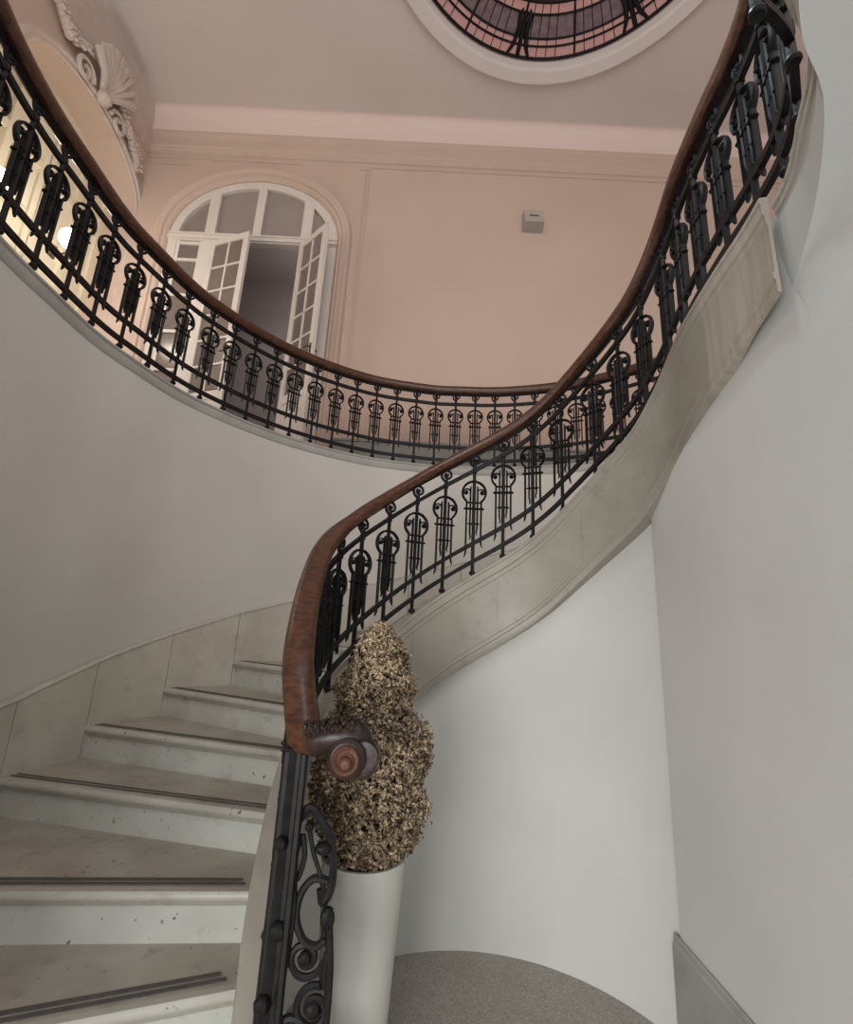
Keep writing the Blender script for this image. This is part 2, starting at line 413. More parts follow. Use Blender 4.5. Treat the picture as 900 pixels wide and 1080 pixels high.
# marble skirting up the curved wall, one slab to a step
for k in range(2, 14):
    a0, a1 = NOS[k][1], NOS[k+1][1]; z0, z1 = NOS[k][2], NOS[k+1][2]
    zb = z0-.2; m = MB(); rows = []; cap = []
    for s in range(7):
        t = s/6; a = a0+(a1-a0)*t + (-.06 if s == 0 else (.06 if s == 6 else 0)); zt = z0+(z1-z0)*t+.395
        if k == 2: zt = z0+.395+(z1-z0)*t
        rows.append([gal(a,-.045,zb), gal(a,-.01,zb), gal(a,-.01,zt), gal(a,-.045,zt)])
        cap.append([gal(a,-.01,zt-.002), gal(a,-.050,zt-.002), gal(a,-.053,zt+.004), gal(a,-.050,zt+.011), gal(a,-.03,zt+.014), gal(a,-.01,zt+.016)])
    m.loft(rows); s = m.build('skirting_slab', M_SKIRT, stair, SB)
    m = MB(); m.loft(cap); m.build('cap_moulding', M_SKIRT, s, SB, True)

# ------------------------------------------------------------------ balusters
def spiral(cx, cz, r0, r1, a0, turns, n=26, y=0):
    return [(cx+(r0+(r1-r0)*(k/n))*math.cos(a0+turns*2*PI*k/n), y, cz+(r0+(r1-r0)*(k/n))*math.sin(a0+turns*2*PI*k/n)) for k in range(n+1)]
def baluster_meshes(slope, tagname):
    # x runs uphill along the balustrade, z up, origin at the foot
    st = MB()
    st.tube([(0,0,.03),(0,0,.80)], .0115, 6)
    st.tube([(0,0,.755),(0,0,.785)], .017, 6); st.tube([(0,0,.80),(0,0,.815)], .015, 6)
    foot = MB(); foot.lathe([(.006,.05),(.013,.045),(.010,.036),(.021,.026),(.024,.014),(.019,.004),(.008,0)], n=10)
    sc = MB()
    c = spiral(.008, .853, .047, .014, -PI*.62, -1.35, 30)
    c = [(0,0,.80)] + c
    sc.tube(c, [.011]+[.0105-.002*k/30 for k in range(31)], 6); sc.ball((.008,0,.853), .0135, 8)
    ly = MB()
    R, zc = .085, .604
    arc = []
    a0, a1 = math.radians(-52), math.radians(232)
    for k in range(33):
        a = a0+(a1-a0)*k/32; arc.append((R*math.cos(a), 0, zc+R*math.sin(a)))
    ly.tube(arc, .0085, 6)
    for sx in (-1,1):
        x = .053*sx; ze = .175 + slope*x
        ly.tube([(x,0,zc-.067),(x,0,ze+.03),(x+sx*.004,0,ze+.008),(x+sx*.010,0,ze-.012)], [.0075,.0075,.0065,.003], 5)
        xi = .026*sx; zi = .29 + slope*xi
        ly.tube([(xi,0,zi-.02),(xi-sx*.006,0,zi),(xi,0,zi+.03),(xi,0,.64),(xi-sx*.004,0,.655)], [.003,.006,.007,.007,.003], 5)
        # inner curl with its bead
        cc = spiral(.056*sx, .606, .030, .009, PI if sx > 0 else 0, -.95*sx, 14)
        ly.tube([(xi+sx*.001,0,.50),(xi+sx*.001,0,.57)]+cc, .0055, 5); ly.ball((.056*sx,0,.606), .0135, 7)
    def bar(z, w, r=.0065):
        ly.tube([(-w-.008,0,z),(-w,0,z),(w,0,z),(w+.008,0,z)], [.002,r,r,.002], 5)
    bar(.528,.046); bar(.482,.068,.008); bar(.370,.036)
    ly.v = [(x, y*2.2, z) for x, y, z in ly.v]; st.v = [(x*1.1, y*1.35, z) for x, y, z in st.v]
    return (st.mesh('baluster', M_IRON, True), foot.mesh('foot_knob', M_IRON, True), sc.mesh('top_scroll', M_IRON, True), ly.mesh('lyre', M_IRON, True))
BAL_STAIR = baluster_meshes(.72, 's'); BAL_FLAT = baluster_meshes(0, 'g')
def put_baluster(meshes, parent, base, P, rz):
    o = link('baluster', meshes[0], parent); o.location = (P[0]-base[0], P[1]-base[1], P[2]-base[2]); o.rotation_euler = (0,0,rz)
    for nm, me in zip(('foot_knob','top_scroll','lyre'), meshes[1:]): link(nm, me, o)
RAILP = [(-.034,.893),(-.052,.908),(-.059,.935),(-.057,.958),(-.045,.978),(-.022,.987),(.022,.987),(.045,.978),(.057,.958),(.059,.935),(.052,.908),(.034,.893)]
PLATE = [(-.016,.880),(.016,.880),(.016,.896),(-.016,.896)]
def flat(z, h=.033, w=.026): return [(-w/2,z-h/2),(w/2,z-h/2),(w/2,z+h/2),(-w/2,z+h/2)]

# ---- stair balustrade
BB = (-.37, 1.75, .5)
bal = thing('stair_balustrade', BB, 'black wrought iron balustrade with brown wooden handrail winding up the stair from the carved scroll', 'balustrade')
iR0 = 2
# rail: lowered slightly towards the scroll
railP = []
for i in range(len(PATH)):
    p = PATH[i].copy(); railP.append(p)
fr = frames(railP)
m = MB(); m.sweep(fr, RAILP); m.build('handrail', M_WOOD, bal, BB, True)
m = MB(); m.sweep(fr, PLATE); m.build('flat_bar', M_IRON, bal, BB)
for z in (.775,.228,.098):
    m = MB(); m.sweep(fr, flat(z)); m.build('flat_bar', M_IRON, bal, BB)
angs = [149.3,138.6,126.8,114.9,103.1,90.7,78.4,66.3,54,41.4,28.8,15.8,3.4]
idx = [nearest(-.40,1.83), nearest(-.468,1.98), nearest(-.505,2.15), nearest(-.535,2.35), nearest(-.552,2.55), nearest(-.546,2.74)] + [at_angle(a) for a in angs]
acc = 0; i = idx[-1]
while i < len(PATH)-2:
    acc += (PATH[i+1]-PATH[i]).length; i += 1
    if acc >= .205: idx.append(i); acc = 0
for i in idx:
    L = lateral(PATH, i); put_baluster(BAL_STAIR if i < iEnd-14 else BAL_FLAT, bal, BB, PATH[i], math.atan2(L.y,L.x)-PI/2)

# ---- carved scroll that ends the handrail
P0 = PATH[0]; rt = P0.z + .94      # centre height of the rail at its foot
pz = PATH[4]
curve = [pz+Vector((0,0,.94)), Vector((P0.x,P0.y,rt+.0)), Vector((-.335,1.712,rt-.016)), Vector((-.285,1.692,rt-.002)), Vector((-.235,1.685,rt+.008)), Vector((-.18,1.688,rt+.004)), Vector((-.14,1.695,rt-.02))]
C = catmull([tuple(p) for p in curve], .012)
m = MB(); rings = []
for i, p in enumerate(C):
    t = i/(len(C)-1); d = (C[min(i+1,len(C)-1)]-C[max(i-1,0)]).normalized()
    side = d.cross(Vector((0,0,1))).normalized(); up = side.cross(d)
    w = .060-.008*t; h = .049-.004*t
    if t > .88: s_ = math.sqrt(max(0.02, 1-((t-.88)/.125)**2)); w *= s_; h *= s_
    bumpv = .0045*math.sin(t*38) if t > .42 else 0
    rings.append([p + side*(w*math.cos(a)) + up*((h+bumpv*abs(math.cos(2*a)))*math.sin(a)) for a in [2*PI*k/14 for k in range(14)]])
ks = int(.50*len(rings)); mt = MB(); mt.loft(rings[:ks+1]); mt.build('rail_turn', M_WOOD, bal, BB, True)
m.loft(rings[ks:]); vol = m.build('carved_scroll', M_WOODDK, bal, BB, True); vol['label'] = 'dark glossy carved scroll ending the handrail'
m2 = MB(); m2.lathe([(.16,0),(.16,.06),(.13,.09),(.13,EYE-1.36),(.15,EYE-1.33),(.15,EYE-1.29)], (-.34,1.70,0), 4, ax='z'); m2.build('newel_plinth', M_CURB, stair, SB)
# leaves carved over the top
m = MB()
for k in range(64):       # small leaf tips carved over the roll
    t = random.uniform(.40,.93); p = C[int(t*(len(C)-1))]; a = random.uniform(.15*PI,.72*PI); tw = random.uniform(-.5,.5)
    q = []
    for u in (-1,-.3,.4,1):
        aa = a + u*.22; rr_ = .053 + .004*(1-abs(u))
        q.append((p.x + tw*u*.012, p.y-math.cos(aa)*rr_*1.08, p.z+math.sin(aa)*rr_*.96))
    m.tube(q, [.003,.0075,.0075,.002], 5)
m.build('carved_leaves', M_WOODDK, vol, BB, True)
# hanging roll and the spiral eye that faces the hall
ex, ey, ez = -.205, 1.615, rt-.045
m = MB(); m.lathe([(.0,-.075),(.052,-.07),(.058,-.05),(.058,.0),(.050,.008),(.044,.010),(.0,.010)], (ex,ey,ez), 28, ax='y')
m.lathe([(.0,-.085),(.046,-.08),(.050,-.06),(.050,-.02),(.044,-.01),(.0,-.008)], (ex+.048,ey+.005,ez+.004), 24, ax='y'); m.tube([(ex-.05,ey+.03,ez-.046),(ex,ey+.03,ez-.056),(ex+.06,ey+.03,ez-.046),(ex+.092,ey+.03,ez-.025)],[.008,.013,.013,.008],8)
m.build('scroll_roll', M_WOODDK, vol, BB, True)
m = MB(); m.lathe([(.0,.0),(.043,.0),(.043,.016),(.038,.021),(.0,.021)], (ex,ey-.006,ez), 28, ax='y')
sp = [(x,ey-.028,z) for x,_,z in spiral(ex, ez, .036, .010, PI*.4, 1.6, 40)]
m.tube(sp, .006, 6); m.lathe([(.0,.02),(.019,.02),(.019,.034),(.012,.041),(.0,.042)], (ex+.003,ey-.004,ez-.006), 18, ax='y')
ro = m.build('rosette', M_EYE, vol, BB, True); ro['label'] = 'reddish brown spiral rosette'

# ---- newel scrollwork under the carved scroll
def pan(pts, y=1.70): return [(x, y+.0, z+EYE) for x, z in pts]
def smooth2(pts, step=.01): return catmull(pts, step) 
def curve3(pts):
    P = [Vector(p) for p in pts]; out = []
    for i in range(len(P)-1):
        a, b, c, d = P[max(i-1,0)], P[i], P[i+1], P[min(i+2,len(P)-1)]
        for k in range(8):
            t = k/8; out.append(.5*((2*b)+(c-a)*t+(2*a-5*b+4*c-d)*t*t+(3*b-a-3*c+d)*t**3))
    out.append(P[-1]); return out
nw = MB()
for x, y, zb in ((-.385,1.735,-1.30),(-.402,1.70,-1.30),(-.365,1.70,-1.30),(-.345,1.68,-1.30)):
    nw.tube([(x,y,zb+EYE),(x,y,rt-.05)], .012, 6)
nw.tube([(-.395,1.715,-1.30+EYE),(-.392,1.715,rt-.04)], [.03,.026], 8)
nw.ball((-.372,1.685,-.845+EYE), .026, 8); nw.ball((-.395,1.68,-1.02+EYE), .024, 8); nw.ball((-.39,1.68,-.62+EYE), .020, 8)
post = nw.build('newel_post', M_IRON, bal, BB, True)
def iron(nm, pts, r, y=1.70):
    m = MB(); q = curve3(pan(pts, y)); m.tube(q, r, 7); return m.build(nm, M_IRON, bal, BB, True)
iron('newel_scroll', [(-.345,-.56),(-.315,-.525),(-.28,-.555),(-.245,-.61),(-.229,-.68),(-.232,-.745),(-.252,-.775),(-.262,-.74)], .0125)
iron('newel_scroll', [(-.24,-.72),(-.285,-.715),(-.318,-.755),(-.325,-.815),(-.30,-.87),(-.262,-.885),(-.235,-.865)], .0115)
m = MB(); q = [(x, 1.70, z+EYE) for x,_,z in spiral(-.288,-.915,.052,.012,-PI*.12,-1.45,34)]
m.tube(curve3([(-.222,1.70,-.86+EYE),(-.218,1.70,-.91+EYE)])+q, .0105, 7); m.ball((-.288,1.70,-.915+EYE), .02, 8); m.build('newel_scroll', M_IRON, bal, BB, True)
m = MB(); q = [(x, 1.70, z+EYE) for x,_,z in spiral(-.252,-1.035,.058,.016,PI*.35,1.4,34)]
m.tube(curve3([(-.225,1.70,-.90+EYE),(-.232,1.70,-.955+EYE)])+q, .0105, 7); m.ball((-.252,1.70,-1.035+EYE), .024, 8); m.build('newel_scroll', M_IRON, bal, BB, True)
iron('newel_scroll', [(-.362,-1.295),(-.362,-1.20),(-.355,-1.10),(-.325,-1.06),(-.285,-1.065),(-.255,-1.10),(-.24,-1.18),(-.25,-1.295)], .012)
iron('newel_scroll', [(-.23,-.79),(-.225,-.85),(-.215,-.95),(-.214,-1.05),(-.22,-1.17),(-.23,-1.295)], .012)
iron('newel_scroll', [(-.315,-.56),(-.295,-.64),(-.268,-.70),(-.245,-.77),(-.24,-.86)], .007)
iron('newel_scroll', [(-.345,-.50),(-.35,-.64),(-.335,-.78),(-.342,-.92),(-.36,-1.02)], .010, 1.69)
iron('newel_scroll', [(-.33,-.60),(-.318,-.66),(-.335,-.72),(-.345,-.66),(-.33,-.60)], .008)
for c, r, f in (((-.262,1.69,-.63+EYE),.026,.7), ((-.232,1.69,-.81+EYE),.022,1.4), ((-.31,1.69,-.575+EYE),.014,1)):
    m = MB(); m.ball(c, r, 8, f); m.build('newel_boss', M_IRON, bal, BB, True)

# ---- gallery balustrade
GB = tuple(gal(120))
gb = thing('gallery_balustrade', GB, 'black iron balustrade with dark handrail ringing the upper gallery edge', 'balustrade')
GP = [gal(20+i*.75) for i in range(287)]
GP = GP[::-1]                      # runs so that its left-hand normal points away from the well
fr = frames(GP)
m = MB(); m.sweep(fr, RAILP); m.build('handrail', M_WOOD, gb, GB, True)
m = MB(); m.sweep(fr, PLATE); m.build('flat_bar', M_IRON, gb, GB)
for z in (.765,.225,.072):
    m = MB(); m.sweep(fr, flat(z)); m.build('flat_bar', M_IRON, gb, GB)
ga = [98.1+4.66*k for k in range(-13,12)] + [149.4+5.3*k for k in range(1,13)]
for a in ga:
    P = gal(a,0,GZ+.006); a2 = math.radians(a)
    put_baluster(BAL_FLAT, gb, GB, P, a2-PI/2)

# ------------------------------------------------------------------ upper room
ZC = 7.85+EYE; ZW = 7.5+EYE; YB = 6.0; XL = -4.6; XR = 5.4
# door opening in the back wall: half-elliptic head
DX, DA, DB, DZ = -2.77, 1.25, 1.04, 5.62+EYE       # centre, half width, head rise, springing height
def arc_pts(cx, a, b, z0, n=24): return [(cx - a*math.cos(PI*k/n), z0 + b*math.sin(PI*k/n)) for k in range(n+1)]
def wall_with_arch(to3, u0, u1, z0, z1, cx, a, b, zs, thick):
    """flat wall in (u, z) with an arched opening; to3 maps (u, depth, z)"""
    m = MB(); A = arc_pts(cx, a, b, zs); n = len(A)
    for d in (0, thick):
        m.quad(to3(u0,d,z0), to3(cx-a,d,z0), to3(cx-a,d,z1), to3(u0,d,z1)); m.quad(to3(cx+a,d,z0), to3(u1,d,z0), to3(u1,d,z1), to3(cx+a,d,z1))
        m.grid([[to3(u,d,z) for u,z in A],[to3(u,d,z1) for u,z in A]])
    edge = [(cx-a,z0)]+A+[(cx+a,z0)]
    m.grid([[to3(u,0,z) for u,z in edge],[to3(u,thick,z) for u,z in edge]])
    return m
back3 = lambda u,d,z: (u, YB+d, z)
m = wall_with_arch(back3, XL-.0, XR, GZ, ZC, DX, DA, DB, DZ, .22); struct('wall_back', m, M_UPPER)
left3 = lambda u,d,z: (XL-d, u, z)
AY, AA, AB_, AZ = 4.93, 1.05, .62, 5.95+EYE
m = wall_with_arch(left3, -3.0, YB, GZ, ZC, AY, AA, AB_, AZ, .5); struct('wall_left', m, M_UPPER)
m = MB(); m.box((XR+.05,1.5,(GZ+ZC)/2), (.1,9,ZC-GZ)); struct('wall_far_right', m, M_UPPER)

# ceiling with the round skylight hole
SX, SY, SR = 1.22, 3.0, 2.07
m = MB(); rows = [[],[]]
for k in range(97):
    a = 2*PI*k/96; d = Vector((math.cos(a), math.sin(a))); t = 1e9
    if d.x > 1e-6: t = min(t,(XR+.1-SX)/d.x)
    if d.x < -1e-6: t = min(t,(XL-.2-SX)/d.x)
    if d.y > 1e-6: t = min(t,(YB+.2-SY)/d.y)
    if d.y < -1e-6: t = min(t,(-3-SY)/d.y)
    rows[0].append((SX+SR*1.02*d.x, SY+SR*1.02*d.y, ZC)); rows[1].append((SX+d.x*t, SY+d.y*t, ZC))
m.grid(rows); rows2 = [[(x,y,z+.12) for x,y,z in r] for r in rows]; m.grid(rows2); struct('ceiling', m, M_CEIL)
# cove and cornice along the back and left walls
def cove_prof(): 
    pr = [(0,7.10),(-.02,7.11),(-.02,7.15),(-.035,7.17),(-.035,7.20),(-.05,7.23),(-.05,7.27),(-.035,7.29),(-.035,7.40),(-.055,7.42),(-.07,7.46),(-.07,7.50)]
    pr += [(-.07-.14*(1-math.cos(a)), 7.50+.35*math.sin(a)) for a in [PI/2*k/8 for k in range(1,9)]]
    return pr
CP = cove_prof()
m = MB(); m.grid([[(x, YB+u-.002, w+EYE) for u, w in CP[:12]] for x in (XL,XR)]); struct('trim_2', m, M_UPPER)
m = MB(); m.grid([[(x, YB+u-.002, w+EYE) for u, w in CP[11:]] for x in (XL,XR)]); struct('trim_3', m, M_COVE)
m = MB(); m.grid([[(XL-u*.35+.002, y, w+EYE) for u, w in CP] for y in (-3,YB)]); struct('trim_4', m, M_RELIEF)
# stone skirting and flat panel mouldings on the back wall
m = MB()
for x0, x1 in ((XL,DX-DA-.2),(DX+DA+.2,XR)):
    m.box(((x0+x1)/2,YB-.012,GZ+.28), (x1-x0,.024,.56)); m.box(((x0+x1)/2,YB-.02,GZ+.575), (x1-x0,.04,.03))
struct('baseboard_back', m, M_GREYST)
m = MB(); 
for x in (-1.20,-1.15): m.box((x,YB-.008,GZ+2.85), (.02,.016,4.5))
m.box((-1.25,YB-.006,GZ+5.08),(.14,.012,.02)); m.box((-4.2,YB-.008,GZ+5.0),(.5,.016,.02)); m.box((2.2,YB-.006,7.02+EYE),(6.6,.012,.016)); m.box((-3.4,YB-.006,7.02+EYE),(2.4,.012,.016))
struct('trim_5', m, M_UPPER)

# ---- arched French door in the back wall
DBASE = (DX, YB, GZ)
door = thing('door_1', DBASE, 'white arched French door standing half open on the gallery', 'door'); door['kind'] = 'structure'
m = MB(); A0 = arc_pts(DX, DA+.02, DB+.02, DZ, 30); 
prof = [(0,0),(.03,-.03),(.07,-.03),(.085,-.06),(.13,-.06),(.15,-.075),(.19,-.075),(.205,-.05),(.215,0)]
edge = lambda e: [(DX-DA-e,GZ)]+arc_pts(DX, DA+e, DB+e*.95, DZ, 30)+[(DX+DA+e,GZ)]
m.grid([[(u,YB+d-.002,z) for u,z in edge(e)] for e, d in prof]); m.build('archivolt', M_UPPER, door, DBASE, True)
m = MB()
def ringbar(m, a0, b0, a1, b1, y0, y1, n=30):
    I = arc_pts(DX,a0,b0,DZ,n); O = arc_pts(DX,a1,b1,DZ,n)
    m.loft([[(i[0],y0,i[1]),(o[0],y0,o[1]),(o[0],y1,o[1]),(i[0],y1,i[1])] for i,o in zip(I,O)])
ringbar(m, DA-.13, DB-.12, DA+.01, DB+.01, YB+.02, YB+.10)
m.box((DX,YB+.055,DZ-.03), (2*DA,.11,.13)); m.box((DX,YB+.03,DZ-.06), (2*DA,.12,.04)); m.box((DX,YB+.04,DZ+.02),(2*DA,.11,.03))
X1, X2, XM = -3.43, -2.00, -2.735
for x, w in ((X1,.15),(X2,.15),(XM,.12)):
    h = DB*math.sqrt(max(0,1-((x-DX)/DA)**2))-.05
    m.box((x,YB+.06,DZ+h/2), (w,.09,h))
for x in (DX-DA+.06, DX+DA-.06): m.box((x,YB+.06,(GZ+DZ)/2), (.14,.09,DZ-GZ))
for x in (X1,X2): m.box((x,YB+.06,(GZ+DZ)/2), (.13,.09,DZ-GZ-.02))
m.build('frame', M_WHITE, door, DBASE)
# fanlight panes
m = MB(); I = arc_pts(DX,DA-.10,DB-.09,DZ+.02,30); m.grid([[(u,YB+.07,DZ+.02) for u,z in I],[(u,YB+.07,z) for u,z in I]]); m.grid([[(u,YB+.078,DZ+.02) for u,z in I],[(u,YB+.078,z) for u,z in I]])
m.build('fanlight_pane', M_PANE, door, DBASE)
def side_light(x0, x1):
    w = x1-x0; cx = (x0+x1)/2; m = MB()
    for x in (x0+.03,x1-.03): m.box((x,YB+.05,(GZ+DZ)/2),(.06,.05,DZ-GZ-.1))
    m.box((cx,YB+.05,GZ+.45),(w-.1,.04,.9))
    for z in (GZ+.92,GZ+1.5,GZ+2.1,GZ+2.7,GZ+3.3,DZ-.13): m.box((cx,YB+.05,z),(w-.1,.044,.045))
    o = m.build('sidelight', M_WHITE, door, DBASE)
    m = MB(); m.box((cx,YB+.055,GZ+2.25),(w-.06,.008,2.7)); m.build('pane', M_PANE, o, DBASE)
side_light(-3.90,-3.49); side_light(-1.94,-1.64)
def leaf(hx, hy, ang, w):
    """leaf hinged at (hx, hy); local x from hinge to free edge"""
    H = DZ-.10-GZ; t = .045
    e = link('leaf', None, door); e.location = (hx-DBASE[0], hy-DBASE[1], 0); e.rotation_euler = (0,0,ang)
    m = MB()
    for x in (.045,w-.045): m.box((x,0,H/2),(.09,t,H))
    for z, h in ((.09,.18),(1.06,.12),(H-.05,.10)): m.box((w/2,0,z),(w-.17,t*.96,h))
    zs = [1.12+(H-.1-1.12)*k/6 for k in range(1,6)]
    for z in zs: m.box((w/2,0,z),(w-.1,t*.7,.03))
    m.box((w/2,0,(1.1+H)/2),(.03,t*.7,H-1.1))
    me = m.mesh('leaf', M_WHITE); o = link('leaf', me, door); o.location = e.location; o.rotation_euler = e.rotation_euler; bpy.data.objects.remove(e)
    m = MB(); m.box((w/2,0,.60),(w-.14,t*.45,.82)); m.box((w/2,-.0,.60),(w-.26,t*.8,.64)); p = m.build('leaf_panel', M_WHITE, o)
    m = MB(); m.box((w/2,.004,(1.1+H)/2),(w-.12,.008,H-1.2)); m.build('pane', M_PANE, o)
    m = MB(); m.box((w-.045,-t/2-.006,1.62),(.03,.012,.20)); m.tube([(w-.045,-t/2,1.66),(w-.045,-t/2-.05,1.66),(w-.12,-t/2-.055,1.66)], .010, 6); m.box((w-.045,t/2+.006,1.62),(.03,.012,.20)); m.tube([(w-.045,t/2,1.66),(w-.045,t/2+.05,1.66),(w-.12,t/2+.055,1.66)], .010, 6)
    m.build('handle', M_BRASS, o)
leaf(X1+.065, YB+.02, math.radians(-19), .68)
leaf(X2-.065+.02, YB+.0, math.radians(-42), .66)
# dim room behind the door
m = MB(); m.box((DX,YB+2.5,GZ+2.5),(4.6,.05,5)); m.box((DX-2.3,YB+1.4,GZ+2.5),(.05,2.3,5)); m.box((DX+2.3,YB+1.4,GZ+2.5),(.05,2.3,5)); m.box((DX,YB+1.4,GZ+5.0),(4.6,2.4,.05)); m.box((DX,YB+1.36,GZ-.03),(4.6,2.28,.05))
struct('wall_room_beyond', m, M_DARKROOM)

# ---- arch in the left wall with cream panelled doors
AB2 = (XL, AY, GZ)
d2 = thing('door_2', AB2, 'cream panelled double door set in the arch of the left wall', 'door'); d2['kind'] = 'structure'
m = MB(); e2 = lambda e: [(AY-AA-e,GZ)]+arc_pts(AY, AA+e, AB_+e*.9, AZ, 26)+[(AY+AA+e,GZ)]
m.grid([[(XL-d+.002,u,z) for u,z in e2(e)] for e, d in ((0,0),(.02,-.03),(.06,-.03),(.08,-.055),(.12,-.055),(.14,0))]); m.build('archivolt', M_RELIEF, d2, AB2, True)
m = MB(); m.box((XL-.45,AY,(GZ+AZ+.7)/2+GZ/2-.0),(.05,2*AA+.1,AZ+.7-GZ))
for z in (GZ+.15,GZ+1.15,GZ+1.95,GZ+2.75,GZ+3.55): m.box((XL-.41,AY,z),(.05,2*AA,.10))
for y in (-1.02,-.55,-.04,.04,.55,1.02): m.box((XL-.41,AY+y,GZ+2.1),(.06,.09,4.2))
m.build('panelled_leaf', M_CREAM, d2, AB2)
m = MB()
for y in (-.28,.28): 
    for z in (.65,1.55,2.35,3.15): m.box((XL-.415,AY+y,GZ+z),(.03,.36,.55))
m.build('raised_panel', M_CREAM, d2, AB2)
m = MB(); m.box((XL-.37,AY-.05,GZ+1.5),(.02,.04,.25)); m.ball((XL-.34,AY-.05,GZ+1.5),.03); m.build('handle', M_BRASS, d2, AB2)
# cream pilaster strip beside the arch
m = MB(); m.box((XL+.03,AY-AA-.32,(GZ+AZ)/2),(.06,.28,AZ-GZ)); m.box((XL+.05,AY-AA-.32,AZ-.05),(.10,.36,.10)); struct('trim_6', m, M_CREAM)

# ---- plaster relief: shell over the arch, garlands either side
def relief(pts, r, n):
    m = MB()
    for k in range(n):
        t = k/(n-1); p = samp(pts, t); rr = r*(.75+.5*random.random())
        dx, dz = random.uniform(-.5,.5)*r, random.uniform(-.6,.6)*r
        m.ball((p.x, p.y+dx, p.z+dz), rr, 6, .9)
        if k % 3 == 0:
            a = random.uniform(-1,1); m.tube([(p.x,p.y,p.z),(p.x+.05,p.y+r*1.3*math.cos(a),p.z+r*1.3*math.sin(a)),(p.x+.03,p.y+r*2.1*math.cos(a+.6),p.z+r*2.1*math.sin(a+.6))],[r*.5,r*.4,r*.1],5)
    return m
XG = XL+.05
g1 = catmull([(XG+.06,3.6,7.0+EYE),(XG+.06,3.95,6.86+EYE),(XG+.04,4.25,6.75+EYE),(XG+.03,4.5,6.95+EYE)], .03)
m = relief(g1, .055, 44); struct('trim_7', m, M_RELIEF, True)
g2 = catmull([(XG+.03,5.15,7.05+EYE),(XG+.02,5.35,6.85+EYE),(XG,5.6,6.75+EYE),(XG,5.78,6.5+EYE),(XG,5.8,6.2+EYE)], .03)
m = relief(g2, .055, 50); struct('trim_8', m, M_RELIEF, True)
m = MB()
for k in range(9):       # fluted shell
    a = math.radians(-60+15*k); b = Vector((XG+.02,4.88,6.66+EYE))
    e = Vector((XG+.14,4.88+.42*math.sin(a)*1.0,6.66+EYE+.68*math.cos(a)*.9+.05)); c = b.lerp(e,.5)+Vector((.06,0,0))
    m.tube([b,c,e,e+Vector((-.04,.0,-.02))],[.03,.045,.062,.02],7)
for s in (-1,1): m.tube([(XG+.04,4.88+s*x,6.62+EYE+z) for x,_,z in spiral(.34,.02,.16,.04,PI,-1.3,20)],.03,6)
m.ball((XG+.06,4.88,6.64+EYE),.10,8); struct('trim_9', m, M_RELIEF, True)

# ---- skylight
sky = thing('window_1', (SX,SY,ZC), 'round leaded skylight of pink glass in the ceiling', 'window'); sky['kind'] = 'structure'; sb = (SX,SY,ZC)
m = MB(); prof = [(SR+.20,.02),(SR+.20,-.03),(SR+.17,-.055),(SR+.13,-.05),(SR+.10,-.03),(SR+.04,-.03),(SR+.02,-.015),(SR,.0),(SR,.16),(SR+.2,.16)]
m.lathe(prof+[prof[0]], (SX,SY,ZC), 96, caps=False); m.build('rim', M_RIM, sky, sb, True)
def dome(r): return ZC+.14+.50*(1-(r/SR)**2)
m = MB(); rad = [SR*k/14 for k in range(1,15)]; m.grid([[(SX+r*math.cos(2*PI*k/96),SY+r*math.sin(2*PI*k/96),dome(r)) for k in range(97)] for r in rad]); m.build('glazing', M_SKYGLASS, sky, sb, True)
m = MB()
rr = [SR*.79+SR*.115*k/3 for k in range(4)]
m.grid([[(SX+r*math.cos(2*PI*k/96),SY+r*math.sin(2*PI*k/96),dome(r)-.012) for k in range(97)] for r in rr]); m.build('ornament_band', M_SKYBAND, sky, sb, True)
for f, w in ((.985,.022),(.93,.016),(.895,.013),(.79,.014),(.735,.026),(.68,.016)):
    r = SR*f; m = MB(); m.tube([(SX+r*math.cos(2*PI*k/96),SY+r*math.sin(2*PI*k/96),dome(r)-.02) for k in range(97)], w, 6); m.build('iron_ring', M_IRON, sky, sb, True)
for k in range(16):
    a = 2*PI*(k+.5)/16 - .065; m = MB(); m.tube([(SX+r*math.cos(a),SY+r*math.sin(a),dome(r)-.02) for r in [SR*(.15+.84*j/8) for j in range(9)]], .016, 5); m.build('glazing_bar', M_IRON, sky, sb)
m = MB()
for k in range(96):
    if k % 6 == 3: continue
    a = 2*PI*k/96; m.tube([(SX+r*math.cos(a),SY+r*math.sin(a),dome(r)-.014) for r in [SR*(.45+.54*j/5) for j in range(6)]], .0055, 4)
m.build('lead_lines', M_IRON, sky, sb)
for k in range(8):
    a0 = 2*PI*(2*k+.5)/16 - .065; m = MB()
    def pol(r, da): return (SX+r*math.cos(a0+da), SY+r*math.sin(a0+da), dome(r)-.03)
    for s in (-1,1):
        m.tube([pol(SR*.98,s*.075),pol(SR*.93,s*.045),pol(SR*.86,s*.03),pol(SR*.80,s*.045),pol(SR*.77,s*.03)], [.02,.03,.035,.03,.012], 6)
        for r, d in ((.70,.05),(.66,.03),(.62,.06),(.58,.03)): m.tube([pol(SR*r,0),pol(SR*(r-.02),s*d*.6),pol(SR*(r+.01),s*d)],[.012,.016,.006],5)
    m.tube([pol(SR*.98,0),pol(SR*.78,0)],.03,6); m.build('ornament', M_IRON, sky, sb, True)

